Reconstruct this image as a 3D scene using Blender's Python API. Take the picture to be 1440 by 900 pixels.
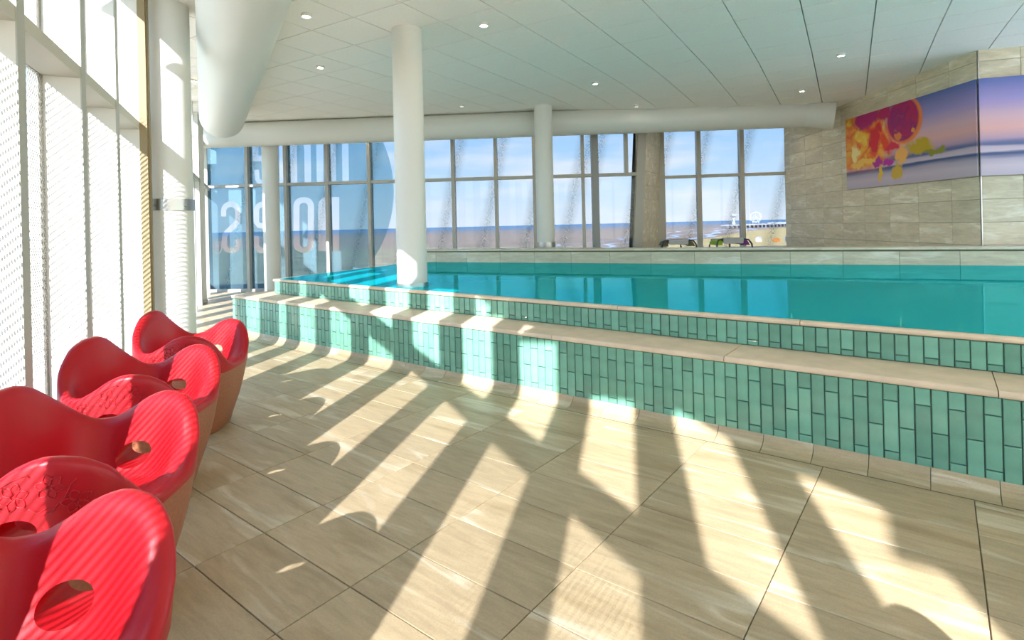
import bpy, bmesh, math, random
from mathutils import Vector, Matrix
random.seed(7)
sc = bpy.context.scene
for o in list(bpy.data.objects):
    bpy.data.objects.remove(o, do_unlink=True)

# ------------------------------------------------------------------ camera, sky, sun, exposure
cd = bpy.data.cameras.new('camera')
cam = bpy.data.objects.new('camera', cd)
sc.collection.objects.link(cam)
ROLL = math.atan(.0235)
cd.sensor_width = 36.0
cd.lens = 775.0 / 1440.0 * 36.0
cd.shift_y = (316.4 - 450.0) / 1440.0
cd.clip_start = .02
cd.clip_end = 20000
cam.matrix_world = Matrix.Translation((0, 0, 1.26)) @ Matrix.Rotation(math.pi / 2, 4, 'X') @ Matrix.Rotation(-ROLL, 4, 'Z')
sc.camera = cam

world = bpy.data.worlds.new('sky')
sc.world = world
world.use_nodes = True
wn = world.node_tree.nodes
wl = world.node_tree.links
wn.clear()
w_out = wn.new('ShaderNodeOutputWorld')
w_bg = wn.new('ShaderNodeBackground')
w_tc = wn.new('ShaderNodeTexCoord')
w_sep = wn.new('ShaderNodeSeparateXYZ')
w_ramp = wn.new('ShaderNodeValToRGB')
e = w_ramp.color_ramp.elements
e[0].position = 0.0
e[0].color = (.76, .86, 1.0, 1)
e[1].position = .75
e[1].color = (.10, .30, .78, 1)
x = e.new(.07); x.color = (.58, .78, 1.0, 1)
x = e.new(.18); x.color = (.34, .62, 1.0, 1)
x = e.new(.35); x.color = (.22, .50, .95, 1)
w_map = wn.new('ShaderNodeMapping')
w_map.inputs['Scale'].default_value = (2.0, 2.0, 11.0)
w_noise = wn.new('ShaderNodeTexNoise')
w_noise.inputs['Scale'].default_value = 2.2
w_noise.inputs['Detail'].default_value = 5
w_cr = wn.new('ShaderNodeValToRGB')
w_cr.color_ramp.elements[0].position = .50
w_cr.color_ramp.elements[0].color = (0, 0, 0, 1)
w_cr.color_ramp.elements[1].position = .72
w_cr.color_ramp.elements[1].color = (.55, .55, .55, 1)
w_mix = wn.new('ShaderNodeMixRGB')
w_mix.inputs['Color2'].default_value = (1.0, .98, 1.0, 1)
wl.new(w_tc.outputs['Generated'], w_sep.inputs[0])
wl.new(w_sep.outputs['Z'], w_ramp.inputs[0])
wl.new(w_tc.outputs['Generated'], w_map.inputs[0])
wl.new(w_map.outputs[0], w_noise.inputs['Vector'])
wl.new(w_noise.outputs[0], w_cr.inputs[0])
wl.new(w_cr.outputs[0], w_mix.inputs['Fac'])
wl.new(w_ramp.outputs[0], w_mix.inputs['Color1'])
wl.new(w_mix.outputs[0], w_bg.inputs[0])
w_bg.inputs[1].default_value = 4.4
wl.new(w_bg.outputs[0], w_out.inputs[0])

AZ = math.radians(11.7)
EL = math.radians(29.3)
sd = bpy.data.lights.new('sun', 'SUN')
sd.energy = 18.0
sd.color = (.93, .96, 1.14)
sd.angle = math.radians(.55)
sun = bpy.data.objects.new('sun', sd)
sc.collection.objects.link(sun)
sun_dir = Vector((math.sin(AZ) * math.cos(EL), math.cos(AZ) * math.cos(EL), -math.sin(EL)))
sun.rotation_euler = sun_dir.to_track_quat('-Z', 'Y').to_euler()
sun.location = (-10, -30, 30)

vs = sc.view_settings
vs.view_transform = 'Standard'
vs.look = 'None'
vs.gamma = 1.0
vs.use_curve_mapping = False
vs.exposure = 0.45
sc.cycles.max_bounces = 14
sc.cycles.diffuse_bounces = 7
sc.cycles.transparent_max_bounces = 24
sc.cycles.caustics_reflective = False
sc.cycles.caustics_refractive = False

# ------------------------------------------------------------------ helpers
COL = sc.collection


def tag(o, label=None, cat=None, group=None, kind=None):
    if label: o['label'] = label
    if cat: o['category'] = cat
    if group: o['group'] = group
    if kind: o['kind'] = kind
    return o


def empty(name, loc=(0, 0, 0), rz=0.0):
    o = bpy.data.objects.new(name, None)
    COL.objects.link(o)
    o.location = loc
    o.rotation_euler = (0, 0, rz)
    o.empty_display_size = .1
    return o


def mesh(name, verts, faces, smooth=False):
    m = bpy.data.meshes.new(name)
    m.from_pydata([tuple(v) for v in verts], [], faces)
    m.update()
    if smooth:
        m.polygons.foreach_set('use_smooth', [True] * len(m.polygons))
    return m


def link(name, me, mat=None, parent=None):
    o = bpy.data.objects.new(name, me)
    COL.objects.link(o)
    if mat is not None and len(me.materials) == 0:
        me.materials.append(mat)
    if parent is not None:
        o.parent = parent
    return o


class MB:
    """collects solids, builds one mesh object"""
    def __init__(s):
        s.v = []; s.f = []

    def add(s, verts, faces):
        n = len(s.v)
        s.v += [tuple(p) for p in verts]
        s.f += [tuple(i + n for i in f) for f in faces]
        return s

    def prism(s, poly, z0, z1):
        n = len(poly)
        a = sum(poly[i][0] * poly[(i + 1) % n][1] - poly[(i + 1) % n][0] * poly[i][1] for i in range(n))
        if a < 0: poly = poly[::-1]
        v = [(p[0], p[1], z0) for p in poly] + [(p[0], p[1], z1) for p in poly]
        f = [tuple(range(n))[::-1], tuple(range(n, 2 * n))]
        f += [(i, (i + 1) % n, (i + 1) % n + n, i + n) for i in range(n)]
        return s.add(v, f)

    def box(s, x0, x1, y0, y1, z0, z1):
        return s.prism([(x0, y0), (x1, y0), (x1, y1), (x0, y1)], z0, z1)

    def bar(s, p, q, w, z0, z1):
        p = Vector(p); q = Vector(q)
        d = (q - p).normalized(); n = Vector((-d.y, d.x)) * (w / 2)
        return s.prism([p - n, q - n, q + n, p + n], z0, z1)

    def tube(s, pts, r, seg=10, cap=True):
        pts = [Vector(p) for p in pts]
        rs = r if isinstance(r, (list, tuple)) else [r] * len(pts)
        rings = []
        up = Vector((0, 0, 1))
        for i, p in enumerate(pts):
            d = (pts[min(i + 1, len(pts) - 1)] - pts[max(i - 1, 0)]).normalized()
            u = d.cross(up)
            if u.length < 1e-3: u = d.cross(Vector((1, 0, 0)))
            u.normalize(); w = u.cross(d).normalized()
            rings.append([p + (u * math.cos(2 * math.pi * k / seg) + w * math.sin(2 * math.pi * k / seg)) * rs[i] for k in range(seg)])
        v = [q for rg in rings for q in rg]
        f = []
        for i in range(len(rings) - 1):
            for k in range(seg):
                a = i * seg + k; b = i * seg + (k + 1) % seg
                f.append((a, a + seg, b + seg, b))
        if cap:
            f.append(tuple(range(seg)))
            f.append(tuple((len(rings) - 1) * seg + k for k in range(seg))[::-1])
        return s.add(v, f)

    def lathe(s, prof, c=(0, 0, 0), seg=40, cap=True):
        n = len(prof); v = []; f = []
        for (r, z) in prof:
            for k in range(seg):
                a = 2 * math.pi * k / seg
                v.append((c[0] + r * math.cos(a), c[1] + r * math.sin(a), c[2] + z))
        for i in range(n - 1):
            for k in range(seg):
                a = i * seg + k; b = i * seg + (k + 1) % seg
                f.append((a, b, b + seg, a + seg))
        if cap:
            f.append(tuple(range(seg))[::-1])
            f.append(tuple((n - 1) * seg + k for k in range(seg)))
        return s.add(v, f)

    def build(s, name, mat, parent=None, smooth=False, angle=None):
        m = mesh(name, s.v, s.f, smooth)
        if angle:
            m.set_sharp_from_angle(angle=math.radians(angle))
        return link(name, m, mat, parent)


_tile_cache = {}


def tile_mesh(w, h, t, bev):
    key = (round(w, 4), round(h, 4), t, bev)
    if key not in _tile_cache:
        a, b, i = w / 2, h / 2, bev
        def ring(x, y, z): return [(-x, -y, z), (x, -y, z), (x, y, z), (-x, y, z)]
        v = ring(a, b, 0) + ring(a, b, t - bev) + ring(a - i, b - i, t)
        f = [(0 + k, (k + 1) % 4, (k + 1) % 4 + 4, k + 4) for k in range(4)]
        f += [(4 + k, (k + 1) % 4 + 4, (k + 1) % 4 + 8, k + 8) for k in range(4)]
        f += [(8, 9, 10, 11)]
        _tile_cache[key] = mesh('tile', v, f)
    return _tile_cache[key]


def frame_m(c, u, v, n):
    m = Matrix.Identity(4)
    for i, a in enumerate((u, v, n, c)):
        a = Vector(a)
        for r in range(3):
            m[r][i] = a[r]
    return m


def put_tiles(items, mat, parent, name='tile', limit=300):
    """items: (mesh, matrix, importance) - the most important `limit` are objects, the rest one joined part"""
    items = sorted(items, key=lambda i: i[2])
    for me, m, _ in items[:limit]:
        o = bpy.data.objects.new(name, me)
        COL.objects.link(o)
        if len(me.materials) == 0: me.materials.append(mat)
        o.parent = parent
        o.matrix_local = m
    if len(items) > limit:
        b = MB()
        for me, m, _ in items[limit:]:
            b.add([m @ v.co for v in me.vertices], [tuple(p.vertices) for p in me.polygons])
        o = b.build(name + '_field', mat, parent)
        o['kind'] = 'stuff'


CAMP = Vector((0, 0, 1.26))


def seen(p, margin=120):
    if p[1] < .15: return False
    a = p[0] / p[1] * 775; b = (1.26 - p[2]) / p[1] * 775
    return -margin < 720 + a < 1440 + margin and -margin < 316 + b < 900 + margin


# ------------------------------------------------------------------ materials
def new_mat(name):
    m = bpy.data.materials.new(name)
    m.use_nodes = True
    nt = m.node_tree
    nt.nodes.clear()
    out = nt.nodes.new('ShaderNodeOutputMaterial')
    return m, nt, out


def N_(nt, kind, **kw):
    n = nt.nodes.new('ShaderNode' + kind)
    for k, v in kw.items():
        if k in n.inputs.keys(): n.inputs[k].default_value = v
        else: setattr(n, k, v)
    return n


def ramp(nt, stops):
    r = nt.nodes.new('ShaderNodeValToRGB')
    els = r.color_ramp.elements
    while len(els) < len(stops): els.new(.5)
    for el, (p, c) in zip(els, stops):
        el.position = p
        el.color = (c[0], c[1], c[2], 1) if isinstance(c, (tuple, list)) else (c, c, c, 1)
    return r


def plain(name, col, rough=.5, metal=0.0, spec=.5, noise=0.0, nscale=20.0, bump=0.0):
    m, nt, out = new_mat(name)
    b = N_(nt, 'BsdfPrincipled', Roughness=rough, Metallic=metal)
    b.inputs['Base Color'].default_value = (*col, 1)
    b.inputs['Specular IOR Level'].default_value = spec
    if noise or bump:
        tc = N_(nt, 'TexCoord')
        nz = N_(nt, 'TexNoise', Scale=nscale, Detail=6.0)
        nt.links.new(tc.outputs['Object'], nz.inputs['Vector'])
        if noise:
            r = ramp(nt, [(.3, tuple(c * (1 - noise) for c in col)), (.7, tuple(min(1, c * (1 + noise)) for c in col))])
            nt.links.new(nz.outputs[0], r.inputs[0])
            nt.links.new(r.outputs[0], b.inputs['Base Color'])
        if bump:
            bp = N_(nt, 'Bump', Strength=bump, Distance=.004)
            nt.links.new(nz.outputs[0], bp.inputs['Height'])
            nt.links.new(bp.outputs[0], b.inputs['Normal'])
    nt.links.new(b.outputs[0], out.inputs[0])
    return m


def stone(name, c_dark, c_mid, c_light, rough=.42, along=(1.1, 6.5, 6.5), ang=.12):
    """veined limestone slab; every tile takes its own piece of the stone"""
    m, nt, out = new_mat(name)
    tc = N_(nt, 'TexCoord'); oi = N_(nt, 'ObjectInfo')
    mul = N_(nt, 'VectorMath', operation='MULTIPLY')
    cmb = N_(nt, 'CombineXYZ')
    sc1 = N_(nt, 'Math', operation='MULTIPLY'); sc1.inputs[1].default_value = 61.3
    sc2 = N_(nt, 'Math', operation='MULTIPLY'); sc2.inputs[1].default_value = 127.7
    nt.links.new(oi.outputs['Random'], sc1.inputs[0]); nt.links.new(oi.outputs['Random'], sc2.inputs[0])
    nt.links.new(sc1.outputs[0], cmb.inputs[0]); nt.links.new(sc2.outputs[0], cmb.inputs[1])
    add = N_(nt, 'VectorMath', operation='ADD')
    nt.links.new(tc.outputs['Object'], add.inputs[0]); nt.links.new(cmb.outputs[0], add.inputs[1])
    mp = N_(nt, 'Mapping'); mp.inputs['Scale'].default_value = along; mp.inputs['Rotation'].default_value = (0, 0, ang)
    nt.links.new(add.outputs[0], mp.inputs[0])
    n1 = N_(nt, 'TexNoise', Scale=1.25, Detail=3.0, Roughness=.45, Distortion=.6)
    nt.links.new(mp.outputs[0], n1.inputs['Vector'])
    n2 = N_(nt, 'TexNoise', Scale=5.5, Detail=8.0, Roughness=.65, Distortion=.5)
    nt.links.new(mp.outputs[0], n2.inputs['Vector'])
    n3 = N_(nt, 'TexNoise', Scale=160.0, Detail=3.0)
    nt.links.new(add.outputs[0], n3.inputs['Vector'])
    r1 = ramp(nt, [(.26, c_dark), (.44, c_mid), (.56, c_mid), (.66, c_light), (.72, c_mid), (.90, c_dark)])
    nt.links.new(n1.outputs[0], r1.inputs[0])
    r2 = ramp(nt, [(.25, .80), (.55, 1.0), (.75, 1.12)])
    nt.links.new(n2.outputs[0], r2.inputs[0])
    r3 = ramp(nt, [(.3, .93), (.7, 1.06)])
    nt.links.new(n3.outputs[0], r3.inputs[0])
    r4 = ramp(nt, [(0, .92), (1, 1.07)])
    nt.links.new(oi.outputs['Random'], r4.inputs[0])
    prev = r1
    for r in (r2, r3, r4):
        mx = N_(nt, 'MixRGB', blend_type='MULTIPLY'); mx.inputs[0].default_value = 1
        nt.links.new(prev.outputs[0], mx.inputs[1]); nt.links.new(r.outputs[0], mx.inputs[2]); prev = mx
    b = N_(nt, 'BsdfPrincipled', Roughness=rough)
    b.inputs['Specular IOR Level'].default_value = .35
    nt.links.new(prev.outputs[0], b.inputs['Base Color'])
    bp = N_(nt, 'Bump', Strength=.12, Distance=.003)
    nt.links.new(n3.outputs[0], bp.inputs['Height']); nt.links.new(bp.outputs[0], b.inputs['Normal'])
    nt.links.new(b.outputs[0], out.inputs[0])
    return m


def fresnel(nt, ior):
    """same reflectance from both sides of a thin sheet"""
    g = N_(nt, 'NewGeometry')
    a = N_(nt, 'Math', operation='MULTIPLY_ADD')
    a.inputs[1].default_value = 1 / ior - ior
    a.inputs[2].default_value = ior
    nt.links.new(g.outputs['Backfacing'], a.inputs[0])
    f = N_(nt, 'Fresnel')
    nt.links.new(a.outputs[0], f.inputs[0])
    return f


def glass(name, tint, refl=.9, streak=False, frit=False):
    """thin pane: tinted see-through with Fresnel reflection, optional printed dots"""
    m, nt, out = new_mat(name)
    tr = N_(nt, 'BsdfTransparent'); tr.inputs[0].default_value = (*tint, 1)
    gl = N_(nt, 'BsdfGlossy', Roughness=.0); gl.inputs[0].default_value = (refl, refl, refl, 1)
    fr = fresnel(nt, 1.30)
    mx = N_(nt, 'MixShader')
    nt.links.new(fr.outputs[0], mx.inputs[0]); nt.links.new(tr.outputs[0], mx.inputs[1]); nt.links.new(gl.outputs[0], mx.inputs[2])
    last = mx
    if frit or streak:
        tc = N_(nt, 'TexCoord'); sp = N_(nt, 'SeparateXYZ')
        nt.links.new(tc.outputs['Object'], sp.inputs[0])
        def M(op, a, b=None):
            n = N_(nt, 'Math', operation=op)
            for i, q in enumerate((a, b)):
                if q is None: continue
                if isinstance(q, (int, float)): n.inputs[i].default_value = q
                else: nt.links.new(q, n.inputs[i])
            return n.outputs[0]
    if frit:
        # diagonal lattice of printed dots, x along the wall, z up; dots shrink to nothing at top and bottom
        PA, PB = .019, .0245
        u = M('DIVIDE', M('ADD', M('MULTIPLY', sp.outputs['X'], -.59), M('MULTIPLY', sp.outputs['Z'], .81)), PA)
        v = M('DIVIDE', M('ADD', M('MULTIPLY', sp.outputs['X'], .81), M('MULTIPLY', sp.outputs['Z'], .59)), PB)
        fu = M('MULTIPLY', M('SUBTRACT', M('FRACT', u), .5), PA / PB); fv = M('SUBTRACT', M('FRACT', v), .5)
        dist = M('SQRT', M('ADD', M('MULTIPLY', fu, fu), M('MULTIPLY', fv, fv)))
        rr = ramp(nt, [(0.0, .0), (.12, .10), (.24, .22), (.60, .235), (.66, .21), (.76, .0), (1.0, .0)])
        zz = M('DIVIDE', sp.outputs['Z'], 3.4)
        nt.links.new(zz, rr.inputs[0])
        mask = M('LESS_THAN', dist, rr.outputs[0])
        df = N_(nt, 'BsdfDiffuse'); df.inputs[0].default_value = (.62, .62, .58, 1)
        m2 = N_(nt, 'MixShader')
        nt.links.new(mask, m2.inputs[0]); nt.links.new(mx.outputs[0], m2.inputs[1]); nt.links.new(df.outputs[0], m2.inputs[2])
        last = m2
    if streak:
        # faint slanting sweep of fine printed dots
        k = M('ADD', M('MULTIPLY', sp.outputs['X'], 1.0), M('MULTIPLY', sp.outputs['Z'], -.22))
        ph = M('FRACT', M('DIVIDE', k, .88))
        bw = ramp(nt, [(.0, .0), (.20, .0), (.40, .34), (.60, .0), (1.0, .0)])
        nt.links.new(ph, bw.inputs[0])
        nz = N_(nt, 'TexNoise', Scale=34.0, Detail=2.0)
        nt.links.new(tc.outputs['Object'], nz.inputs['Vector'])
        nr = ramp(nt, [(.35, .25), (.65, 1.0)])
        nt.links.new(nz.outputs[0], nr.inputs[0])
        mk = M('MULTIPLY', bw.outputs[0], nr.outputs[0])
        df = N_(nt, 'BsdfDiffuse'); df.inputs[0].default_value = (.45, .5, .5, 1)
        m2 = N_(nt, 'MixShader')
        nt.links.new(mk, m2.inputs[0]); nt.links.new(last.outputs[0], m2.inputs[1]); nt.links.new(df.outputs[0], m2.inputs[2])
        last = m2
    nt.links.new(last.outputs[0], out.inputs[0])
    return m


def glazed(name, col, var=.16, rough=.12):
    m, nt, out = new_mat(name)
    oi = N_(nt, 'ObjectInfo'); tc = N_(nt, 'TexCoord')
    r = ramp(nt, [(0, tuple(c * (1 - var) for c in col)), (1, tuple(min(1, c * (1 + var)) for c in col))])
    nt.links.new(oi.outputs['Random'], r.inputs[0])
    nz = N_(nt, 'TexNoise', Scale=14.0, Detail=3.0)
    nt.links.new(tc.outputs['Object'], nz.inputs['Vector'])
    r2 = ramp(nt, [(.3, .9), (.7, 1.08)])
    nt.links.new(nz.outputs[0], r2.inputs[0])
    mx = N_(nt, 'MixRGB', blend_type='MULTIPLY'); mx.inputs[0].default_value = 1
    nt.links.new(r.outputs[0], mx.inputs[1]); nt.links.new(r2.outputs[0], mx.inputs[2])
    b = N_(nt, 'BsdfPrincipled', Roughness=rough)
    b.inputs['Specular IOR Level'].default_value = .5
    nt.links.new(mx.outputs[0], b.inputs['Base Color'])
    bp = N_(nt, 'Bump', Strength=.10, Distance=.004)
    nt.links.new(nz.outputs[0], bp.inputs['Height']); nt.links.new(bp.outputs[0], b.inputs['Normal'])
    nt.links.new(b.outputs[0], out.inputs[0])
    return m


def emit(name, col, s):
    m, nt, out = new_mat(name)
    em = N_(nt, 'Emission', Strength=s); em.inputs[0].default_value = (*col, 1)
    nt.links.new(em.outputs[0], out.inputs[0])
    return m


M_FLOOR = stone('floor_stone', (.36, .27, .15), (.455, .355, .215), (.60, .52, .37), along=(1.0, 6.5, 6.5))
M_WALL = stone('wall_stone', (.63, .55, .41), (.73, .65, .49), (.88, .82, .69), rough=.5, along=(1.2, 6.0, 6.0), ang=.1)
M_COPE = plain('coping_stone', (.70, .55, .39), .5, noise=.10, nscale=9, bump=.1)
M_GROUT = plain('grout_brown', (.20, .16, .105), .9)
M_TGROUT = plain('grout_dark', (.10, .15, .13), .8)
M_GREEN = glazed('green_glaze', (.165, .375, .275))
M_WHITE = plain('white_paint', (.68, .69, .645), .45)
M_CTILE = plain('ceiling_tile', (.93, .885, .82), .85, noise=.03, nscale=60)
M_CGRID = plain('ceiling_grid', (.64, .66, .62), .7)
M_FIN = plain('fin_paint', (.66, .65, .58), .5)
M_BRONZE = plain('bronze_paint', (.27, .21, .11), .45)
M_FRAME = plain('window_frame_paint', (.46, .44, .38), .4)
M_FRAMEG = plain('window_frame_grey', (.30, .31, .30), .4)
M_STEEL = plain('brushed_steel', (.45, .45, .43), .32, metal=1.0)
M_RED = plain('red_polymer', (.42, .008, .014), .38, spec=.32, bump=.05, nscale=220)
M_BROWN = plain('brown_polymer', (.34, .115, .055), .45, noise=.18, nscale=90, bump=.15)
M_POOL = plain('pool_lining', (.05, .50, .52), .4, noise=.08, nscale=3)
M_GLASS_L = glass('fritted_glass', (.86, .84, .785), frit=True)
M_GLASS_F = glass('solar_glass', (.405, .412, .415), streak=True)
M_GLASS_C = glass('clear_glass', (.97, .885, .765))
M_LAMP2 = emit('lamp_glow_dim', (1.0, .95, .86), 14.0)
M_LAMP = emit('lamp_glow', (1.0, .86, .66), 185.0)

# ------------------------------------------------------------------ plan of the place
NN = Vector((.907, .4213))          # away from the glazed left wall
WW = Vector((-.4213, .907))         # along the glazed left wall
def nt_(n, t): return NN * n + WW * t
DD = Vector((.79, -.613)).normalized()   # along the pool step
QQ = Vector((-DD.y, DD.x))               # from the step towards the pool
def dq(d, q): return DD * d + QQ * q
CEIL = 3.32
FR_N, BK_N = -.87, -1.06            # inner and outer face of the left glazing
F0 = Vector((-6.585, 11.648)); FD = Vector((.997, -.0772)).normalized(); FN = Vector((FD.y, -FD.x))   # FN towards the room
R0 = Vector((3.27, 12.0)); RD = Vector((2.53, -.35)).normalized(); RN = Vector((RD.y, -RD.x))
CORNER = Vector((5.84, 6.86)); RW_END = Vector((5.80, 11.65))
W2D = Vector((.954, -.298)).normalized()
FAR0 = Vector((-1.49, 9.54)); FARD = Vector((.918, -.397)).normalized(); FARN = Vector((-FARD.y, FARD.x))  # FARN away from pool
LEDGE = .87; WATER = .646; STEP_Z = .469; RIM_Z = .651
BACK_Y = -4.8

# ------------------------------------------------------------------ floor
fl = MB()
fl.prism([(-8.2, 13.2), (-1.2, 9.4 + 4.0), (-1.2, 9.0), (7.3, 2.9), (7.3, BACK_Y), (1.2, BACK_Y), tuple(nt_(-1.25, -5.4))], -.30, -.006)
floor = fl.build('floor', M_GROUT)
tag(floor, kind='structure')
items = []
PD, PQ, G = .587, .2755, .004
for i in range(-22, 8):
    d0 = -2.25 + PD * i
    for j in range(-8, 34):
        q0 = .89 + PQ * j
        q1 = q0 + PQ
        dc = d0 + PD / 2
        left_of_step = dc < -7.6
        if q0 > 3.15 and not left_of_step: continue
        if not left_of_step and q1 > 3.15: q1 = 3.15
        if q1 - q0 < .02: continue
        c = dq(dc, (q0 + q1) / 2)
        if c.dot(NN) < BK_N or (c - F0).dot(FN) < -.1: continue
        vis = seen((c.x, c.y, 0))
        if not vis and (c.y < -1.5 or c.y > 3.5): continue
        key = c.length + (0 if vis else 50)
        items.append((tile_mesh(PD - G, q1 - q0 - G, .008, .0015), frame_m((c.x, c.y, -.008), (*DD, 0), (*QQ, 0), (0, 0, 1)), key))
put_tiles(items, M_FLOOR, floor)
bf = MB().prism([tuple(nt_(-1.06, -5.4)), tuple(nt_(-1.06, -1.6)), (2.6, -1.9), (7.28, -1.9), (7.28, BACK_Y), (1.2, BACK_Y)], -.006, -.002).build('paving_field', M_FLOOR, floor)
bf['kind'] = 'stuff'

# ------------------------------------------------------------------ ceiling: square panels in a grid, the far right bay dips
GD = Vector((.5225, .8526)).normalized(); KD = Vector((GD.y, -GD.x))
FOLD0 = Vector((1.313, 8.165)); FOLDN = Vector((.456, .890)).normalized()
def ceil_z(p):
    d = (Vector((p[0], p[1])) - FOLD0).dot(FOLDN)
    side = min(1.0, max(0.0, (p[0] - .6) / 1.6))
    return CEIL - .032 * max(0.0, d) * side
CPOLY = [tuple(nt_(-1.15, -5.4)), tuple(nt_(-1.15, 13.6)), (4.0, 12.9), (6.3, 12.2), (7.5, 6.7), (7.5, BACK_Y), (1.2, BACK_Y)]
cb = MB()
cb.prism(CPOLY, CEIL + .035, CEIL + .30)
ceiling = cb.build('ceiling', M_CGRID)
tag(ceiling, kind='structure')
ci = []; rest = MB()
PG, PK, CG = .578, .62, .006
for i in range(-22, 26):
    for j in range(-26, 26):
        g0 = 3.80 + PG * i; k0 = -.98 + PK * j
        c = GD * (g0 + PG / 2) + KD * (k0 + PK / 2)
        if c.dot(NN) < -1.1 or (c - F0).dot(FN) < -.05 or c.y < BACK_Y + .1 or c.x > 7.35: continue
        if c.x > 6.9 and c.y > 7.2: continue
        cs = [GD * (g0 + a * PG + (CG if a == 0 else -CG)) + KD * (k0 + b * PK + (CG if b == 0 else -CG)) for a, b in ((0, 0), (1, 0), (1, 1), (0, 1))]
        lo = [(p.x, p.y, ceil_z(p)) for p in cs]
        hi = [(p.x, p.y, ceil_z(p) + .03) for p in cs]
        v = hi + lo
        f = [(4, 5, 6, 7), (0, 1, 5, 4), (1, 2, 6, 5), (2, 3, 7, 6), (3, 0, 4, 7)]
        if seen((c.x, c.y, CEIL), 60):
            ci.append((v, f, c.length))
        else:
            rest.add(v, f)
ci.sort(key=lambda q: q[2])
for k, (v, f, _) in enumerate(ci):
    if k < 300: link('ceiling_panel', mesh('ceiling_panel', v, f), M_CTILE, ceiling)
    else: rest.add(v, f)
ro = rest.build('panel_field', M_CTILE, ceiling); ro['kind'] = 'stuff'

# downlights: first nine in view, the rest added out of view to brighten the room
for k, (x, y) in enumerate([(-1.92, 5.27), (-.24, 5.62), (-2.37, 6.95), (1.27, 8.08), (-.81, 9.4), (2.2, 9.5), (4.19, 6.93), (4.58, 8.6), (-4.25, 7.43), (2.1, 4.3), (.6, 3.4), (-1.1, 2.6), (3.7, 3.0), (2.0, 1.4), (5.5, 4.6), (6.8, 2.4), (5.2, .6), (.4, .4), (2.6, -1.4), (.8, -2.6), (4.6, -2.8), (6.6, -.8), (6.8, 4.9), (5.3, 2.6), (3.5, 10.75), (.3, 11.0), (5.2, 10.75), (-2.9, 11.2)]):
    z = ceil_z((x, y))
    dl = empty('downlight', (x, y, z))
    MB().lathe([(.052, .004), (.050, -.026), (.042, -.028), (.038, .002)], seg=20, cap=False).build('trim_ring', M_WHITE, dl, True)
    MB().lathe([(.037, -.001), (.037, -.003)], seg=20).build('lens', M_LAMP2 if (y > 9 and y < 10) else M_LAMP, dl)
    tag(dl, 'small round recessed downlight set in the white panel ceiling', 'downlight', 'downlights in the ceiling')

# ------------------------------------------------------------------ left glazed wall: deep fins, transoms, dotted panes
PITCH = .885
FT = [-.68 - PITCH * i for i in range(5, 0, -1)] + [-.68, .21, 1.085, 1.99, 2.915, 3.83, 4.68, 5.55] + [5.55 + PITCH * i for i in range(1, 10)]
win1 = MB().prism([nt_(BK_N - .03, FT[0] - .2), nt_(BK_N - .03, FT[-1]), nt_(FR_N, FT[-1]), nt_(FR_N, FT[0] - .2)], -.25, -.005).build('window_1', M_WHITE)
tag(win1, kind='structure')
THK = .085
for i, t in enumerate(FT):
    post = abs(t - 5.55) < .01
    b = MB().prism([nt_(BK_N, t - THK / 2), nt_(BK_N, t + THK / 2), nt_(FR_N, t + THK / 2), nt_(FR_N, t - THK / 2)], 0, CEIL + .05)
    b.build('mullion', M_FIN, win1)
    if post:
        MB().prism([nt_(FR_N, t - .045), nt_(FR_N, t + .06), nt_(FR_N + .055, t + .06), nt_(FR_N + .055, t - .045)], 0, CEIL + .05).build('post', M_BRONZE, win1)
        MB().prism([nt_(FR_N + .055, t - .02), nt_(FR_N + .055, t + .04), nt_(FR_N + .07, t + .04), nt_(FR_N + .07, t - .02)], 0, CEIL + .05).build('post_cover', M_BRONZE, win1)
    fg = MB().prism([nt_(BK_N - .03, t - .03 - THK / 2), nt_(BK_N - .03, t + .03 + THK / 2), nt_(BK_N + .012, t + .03 + THK / 2), nt_(BK_N + .012, t - .03 - THK / 2)], 0, CEIL + .05)
    fg.build('glazing_bar', M_FRAMEG, win1)
TZ0, TZ1 = 2.135, 2.20
M_SHADE_FRONT = plain('shade_front_grey', (.40, .41, .36), .5)  # darker colour puts shade on the front faces of the pale fins
M_TRAN = plain('transom_paint', (.50, .48, .40), .5)
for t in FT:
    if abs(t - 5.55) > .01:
        MB().prism([nt_(FR_N, t - THK / 2), nt_(FR_N, t + THK / 2), nt_(FR_N + .006, t + THK / 2), nt_(FR_N + .006, t - THK / 2)], 0, CEIL + .05).build('mullion_shade_front', M_SHADE_FRONT, win1)
for a, b in zip(FT[:-1], FT[1:]):
    MB().prism([nt_(BK_N, a + THK / 2), nt_(BK_N, b - THK / 2), nt_(FR_N, b - THK / 2), nt_(FR_N, a + THK / 2)], TZ0, TZ1).build('transom', M_TRAN, win1)
    for (z0, z1) in ((.0, TZ0), (TZ1, CEIL + .04)):
        pm = MB().box(0, b - a - THK, -.004, .004, z0, z1)
        p = pm.build('pane', M_GLASS_L, win1)
        o = nt_(BK_N + .02, a + THK / 2)
        p.matrix_local = frame_m((o.x, o.y, 0), (*WW, 0), (*(-NN), 0), (0, 0, 1))

M_TERR = plain('stone_paving', (.42, .40, .35), .85, noise=.06, nscale=2)
ter = MB().prism([nt_(BK_N - .05, -16), nt_(BK_N - .05, 12.6), nt_(-9, 12.6), nt_(-9, -16)], -.5, -.30).build('floor_bounce_terrace', M_TERR)  # terrace added to bounce sunlight up onto the ceiling
tag(ter, kind='structure')
M_BOUNCE = plain('pale_bounce_paving', (.74, .72, .66), .85, noise=.06, nscale=2)
ter2 = MB().box(1.0, 7.55, -17, BACK_Y - .12, -.5, -.30).build('floor_bounce_court', M_BOUNCE)  # unseen court added behind the room as a sunlight reflector
tag(ter2, kind='structure')

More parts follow.
